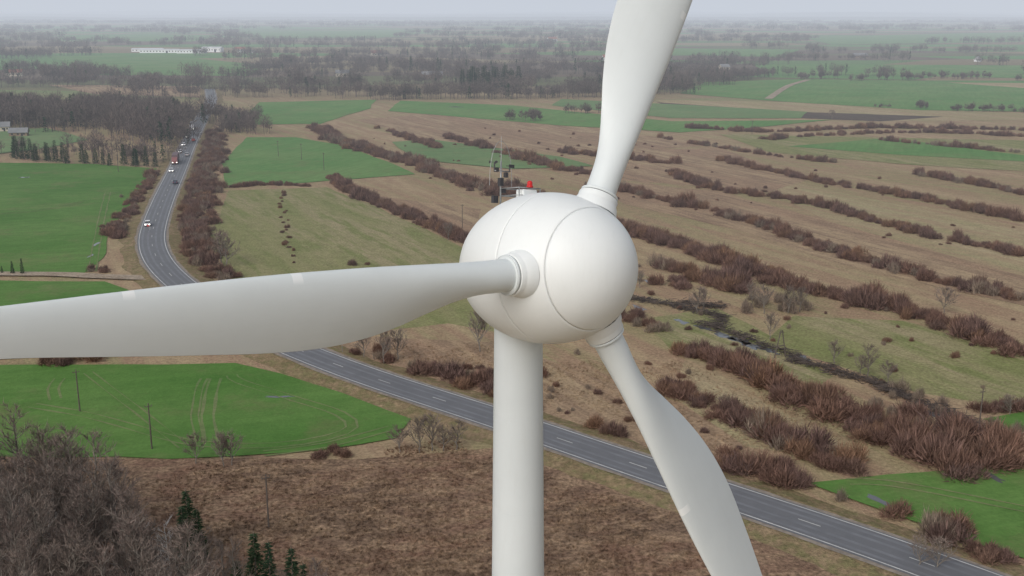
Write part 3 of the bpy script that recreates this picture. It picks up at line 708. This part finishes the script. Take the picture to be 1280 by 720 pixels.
for k in range(3):
    ph=math.radians(25+120*k)
    rad=Vector((0,math.sin(ph),math.cos(ph))); tan=Vector((0,math.cos(ph),-math.sin(ph))); ax=Vector((1,0,0))
    b=bpy.data.objects.new('blade_assembly_%d'%(k+1),None); COL.objects.link(b); b.parent=head
    # local: X=axis n, Y=tangential (leading), Z=radial
    b.matrix_local=Matrix(((1,0,0,1.17),(0,tan.y,rad.y,0),(0,tan.z,rad.z,0),(0,0,0,1)))
    lathe('blade_collar',[(1.80,.70),(2.02,.645),(2.10,.60),(2.13,.585),(2.27,.585),(2.285,.575),(2.29,.50)],M_sh,b,72,axis='z')
    lathe('bearing_gap',[(2.2,.535),(2.40,.535)],M_seam,b,72,axis='z')
    lathe('bearing_ring',[(2.315,.5),(2.318,.55),(2.325,.557),(2.385,.557),(2.392,.55),(2.395,.44)],M_bl,b,72,axis='z')
    KW=(1.25,1.5,.98)[k]
    secs=[(2.39,.90,1,24,.45),(2.9,.89,1,24,.445),(3.4,.93,.90,23,.45),(4.0,1.08,.72,22,.47),(4.7,1.32,.54,20,.50),(5.6,1.62,.38,18,.53),(6.6,1.86,.29,16,.56),(7.8,1.97,.25,14,.575),(9.2,1.92,.22,12,.58),(11,1.70,.20,10,.55),(13,1.40,.18,7,.49),(15,1.10,.17,5,.42),(17,.93,.16,3,.36),(19,.75,.15,2,.30),(20.5,.58,.15,1,.24),(21.3,.36,.15,1,.14),(21.6,.1,.15,1,.0)]
    from bisect import bisect
    def lerp_sec(s):
        i=max(0,min(len(secs)-2,bisect([q[0] for q in secs],s)-1)); 
        t=(s-secs[i][0])/(secs[i+1][0]-secs[i][0])
        def cr(j):
            p0=secs[max(i-1,0)][j];p1=secs[i][j];p2=secs[i+1][j];p3=secs[min(i+2,len(secs)-1)][j]
            return .5*((2*p1)+(p2-p0)*t+(2*p0-5*p1+4*p2-p3)*t*t+(3*p1-p0-3*p2+p3)*t**3)
        return [cr(j) for j in range(1,5)]
    V=[];Fc=[];K=48;S_=[2.39+(21.6-2.39)*i/110 for i in range(111)]
    for s in S_:
        ch,th,tw_,le=lerp_sec(s); ch=max(.05,ch); th=min(1,max(.12,th)); bl=max(0,min(1,(th-.4)/.6))
        be=math.radians(tw_); q_=max(0,min(1,(s-3.5)/7.5)); q_=q_*q_*(3-2*q_); kk=1+(KW-1)*q_; th/=kk; ch*=kk; le=le*(1+(kk-1)*(.4 if k==1 else .8))
        for j in range(K):
            a=2*math.pi*j/K; c=math.cos(a); sn=math.sin(a)
            u=(1-c)/2
            yc=5*(.2969*math.sqrt(u)-.126*u-.3516*u*u+.2843*u**3-.1036*u**4)*th
            foil=yc*(1 if sn>=0 else -.75)+.03*math.sin(math.pi*u)*(1-bl)
            circ=sn*.5*th
            tt=(foil*(1-bl)+circ*bl)*ch; yy=le-u*ch
            Y=yy*math.cos(be)-tt*math.sin(be); X=yy*math.sin(be)+tt*math.cos(be)
            V.append((X,Y,s))
    for i in range(len(S_)-1):
        for j in range(K): Fc.append((i*K+j,i*K+(j+1)%K,(i+1)*K+(j+1)%K,(i+1)*K+j))
    Fc.append(tuple(range((len(S_)-1)*K,len(S_)*K)))
    mk('rotor_blade',V,Fc,M_bl,b,True)
# tower
nh=Vector((n.x,n.y,0)).normalized(); T=C-nh*1.25; ztop=C.z-1.9
def trr(z): return .735+(1.45-.735)*((ztop-z)/ztop)
seams=[ztop-x for x in (9.2,20,32,44)]
pts=[(ztop,trr(ztop))]+[(s,trr(s)) for s in seams]+[(-.2,trr(0))]
tower=lathe('tower',[(a,b_) for a,b_ in reversed(pts)],M_tw,wt,96,axis='z'); tower.location=(T.x,T.y,0)
for s in seams+[ztop-x for x in (2.9,6.0,12.3,15.4)]:
    w_=.03 if s in seams else .012
    o=lathe('weld_ring',[(s-w_,trr(s)-.01),(s-w_*.7,trr(s)+w_*.2),(s+w_*.7,trr(s)+w_*.2),(s+w_,trr(s)-.01)],M_tw,wt,96,axis='z'); o.location=(T.x,T.y,0)
o=lathe('yaw_collar',[(ztop-.02,.73),(ztop-.0,.80),(ztop+.12,.83),(ztop+.14,.83),(ztop+.45,.83),(ztop+.9,.80)],M_tw,wt,96,axis='z'); o.location=(T.x,T.y,0)
o=lathe('yaw_gap',[(ztop-.07,trr(ztop)+.004),(ztop-.03,trr(ztop)+.004)],M_seam,wt,96,axis='z'); o.location=(T.x,T.y,0)
o=lathe('foundation',[(.35,0.01),(.35,3.2),(0,3.4)],M_gr,wt,48,axis='z'); o.location=(T.x,T.y,0)
# instruments on the nacelle roof
M_black=plain('instrument_black',(.05,.05,.055),.5,.1)
M_red2=plain('beacon_red',(.5,.02,.02),.25,.05)
zt=er(-1.4)
V=[];Fc=[]
bx0,bx1,by0,by1=-1.75,-.85,-.35,.45
for x in (bx0,bx1):
    for y in (by0,by1): tube(V,Fc,(x,y,zt-.35),(x,y,zt+.42),.018,.018,6)
for z in (zt+.2,zt+.42):
    for a,b_ in (((bx0,by0),(bx1,by0)),((bx1,by0),(bx1,by1)),((bx1,by1),(bx0,by1)),((bx0,by1),(bx0,by0))): tube(V,Fc,(a[0],a[1],z),(b_[0],b_[1],z),.016,.016,6)
tube(V,Fc,(-1.75,-.35,zt-.1),(-1.75,-.35,zt+1.25),.03,.025,8)
tube(V,Fc,(-1.75,-.6,zt+.95),(-1.75,.0,zt+.95),.02,.02,6)
mk('roof_frame',V,Fc,M_steel,head,True)
V=[];Fc=[]
box(V,Fc,(-1.75,-.35,zt+.62),(.13,.13,.24)); box(V,Fc,(-1.78,-.5,zt+.98),(.14,.09,.12)); box(V,Fc,(-1.72,-.18,zt+.84),(.12,.09,.15)); box(V,Fc,(-1.9,-.45,zt+.1),(.12,.18,.22))
box(V,Fc,(-1.75,-.26,zt+.36),(.1,.16,.13)); tube(V,Fc,(-1.75,-.6,zt+.95),(-1.75,-.6,zt+1.2),.02,.02,6); tube(V,Fc,(-1.75,-.02,zt+.95),(-1.75,-.02,zt+1.12),.02,.02,6)
for a in range(3):
    q=a*2.094; tube(V,Fc,(-1.75,-.6,zt+1.2),(-1.75+math.cos(q)*.12,-.6+math.sin(q)*.12,zt+1.2),.008,.008,4); tube(V,Fc,(-1.75+math.cos(q)*.12,-.6+math.sin(q)*.12-.03,zt+1.2),(-1.75+math.cos(q)*.12,-.6+math.sin(q)*.12+.03,zt+1.2),.045,.015,8)
box(V,Fc,(-1.75,.06,zt+1.12),(.02,.2,.1)); tube(V,Fc,(-1.75,-.15,zt+1.12),(-1.75,.02,zt+1.12),.01,.01,5)
mk('anemometer',V,Fc,M_black,head)
V=[];Fc=[]; tube(V,Fc,(-1.75,-.35,zt+1.2),(-1.75,-.35,zt+2.0),.012,.006,6)
pr=None
for i in range(25):
    a=math.pi*i/24; p=(-1.75,-.35-.42*math.cos(a),zt+.5+1.35*math.sin(a)**.8)
    if pr: tube(V,Fc,pr,p,.008,.008,5)
    pr=p
mk('lightning_rod',V,Fc,M_steel,head)
bb=lathe('beacon',[(0,.001),(0,.1),(.05,.1),(.06,.085),(.16,.08),(.2,.05),(.21,.001)],M_red2,head,24,axis='z'); bb.location=(-.85,.05,zt+.43)
V=[];Fc=[]; box(V,Fc,(-1.0,.05,zt+.1),(.35,.55,.55)); o=mk('beacon_cabinet',V,Fc,M_sh,head); q=o.modifiers.new('b','BEVEL'); q.width=.04; q.segments=3
# ------------------------------------------------------------------ haze layer (volume emission stands in for scattered light, starts beyond the near meadow)
m=bpy.data.materials.new('haze'); m.use_nodes=True; nt=m.node_tree; nt.nodes.clear()
out=nt.nodes.new('ShaderNodeOutputMaterial'); ab=nt.nodes.new('ShaderNodeVolumeAbsorption'); em=nt.nodes.new('ShaderNodeEmission'); ad=nt.nodes.new('ShaderNodeAddShader')
sig=1/4600
ab.inputs['Color'].default_value=(0,0,0,1); ab.inputs['Density'].default_value=sig
em.inputs['Color'].default_value=(.58,.625,.70,1); em.inputs['Strength'].default_value=sig
nt.links.new(ab.outputs[0],ad.inputs[0]); nt.links.new(em.outputs[0],ad.inputs[1]); nt.links.new(ad.outputs[0],out.inputs['Volume'])
V=[];Fc=[]; box(V,Fc,(0,20200,120),(60000,40000,300)); mk('haze',V,Fc,m)
# ------------------------------------------------------------------ light
w=bpy.data.worlds.new("World"); sc.world=w; w.use_nodes=True; nt=w.node_tree
bg=nt.nodes['Background']; sky=nt.nodes.new('ShaderNodeTexSky'); sky.sky_type='NISHITA'; sky.sun_disc=False
el,az=math.radians(40),math.radians(212)
sky.sun_elevation=el; sky.sun_rotation=az; sky.air_density=1; sky.dust_density=4
hs=nt.nodes.new('ShaderNodeHueSaturation'); hs.inputs['Saturation'].default_value=.4
nt.links.new(sky.outputs[0],hs.inputs['Color']); nt.links.new(hs.outputs[0],bg.inputs['Color']); bg.inputs['Strength'].default_value=.145
sd=bpy.data.lights.new('sun','SUN'); sd.energy=.6; sd.angle=math.radians(35); sd.color=(1,.985,.96); so=bpy.data.objects.new('sun',sd); COL.objects.link(so)
dirv=Vector((math.sin(az)*math.cos(el),math.cos(az)*math.cos(el),math.sin(el)))
so.rotation_euler=dirv.to_track_quat('Z','Y').to_euler()
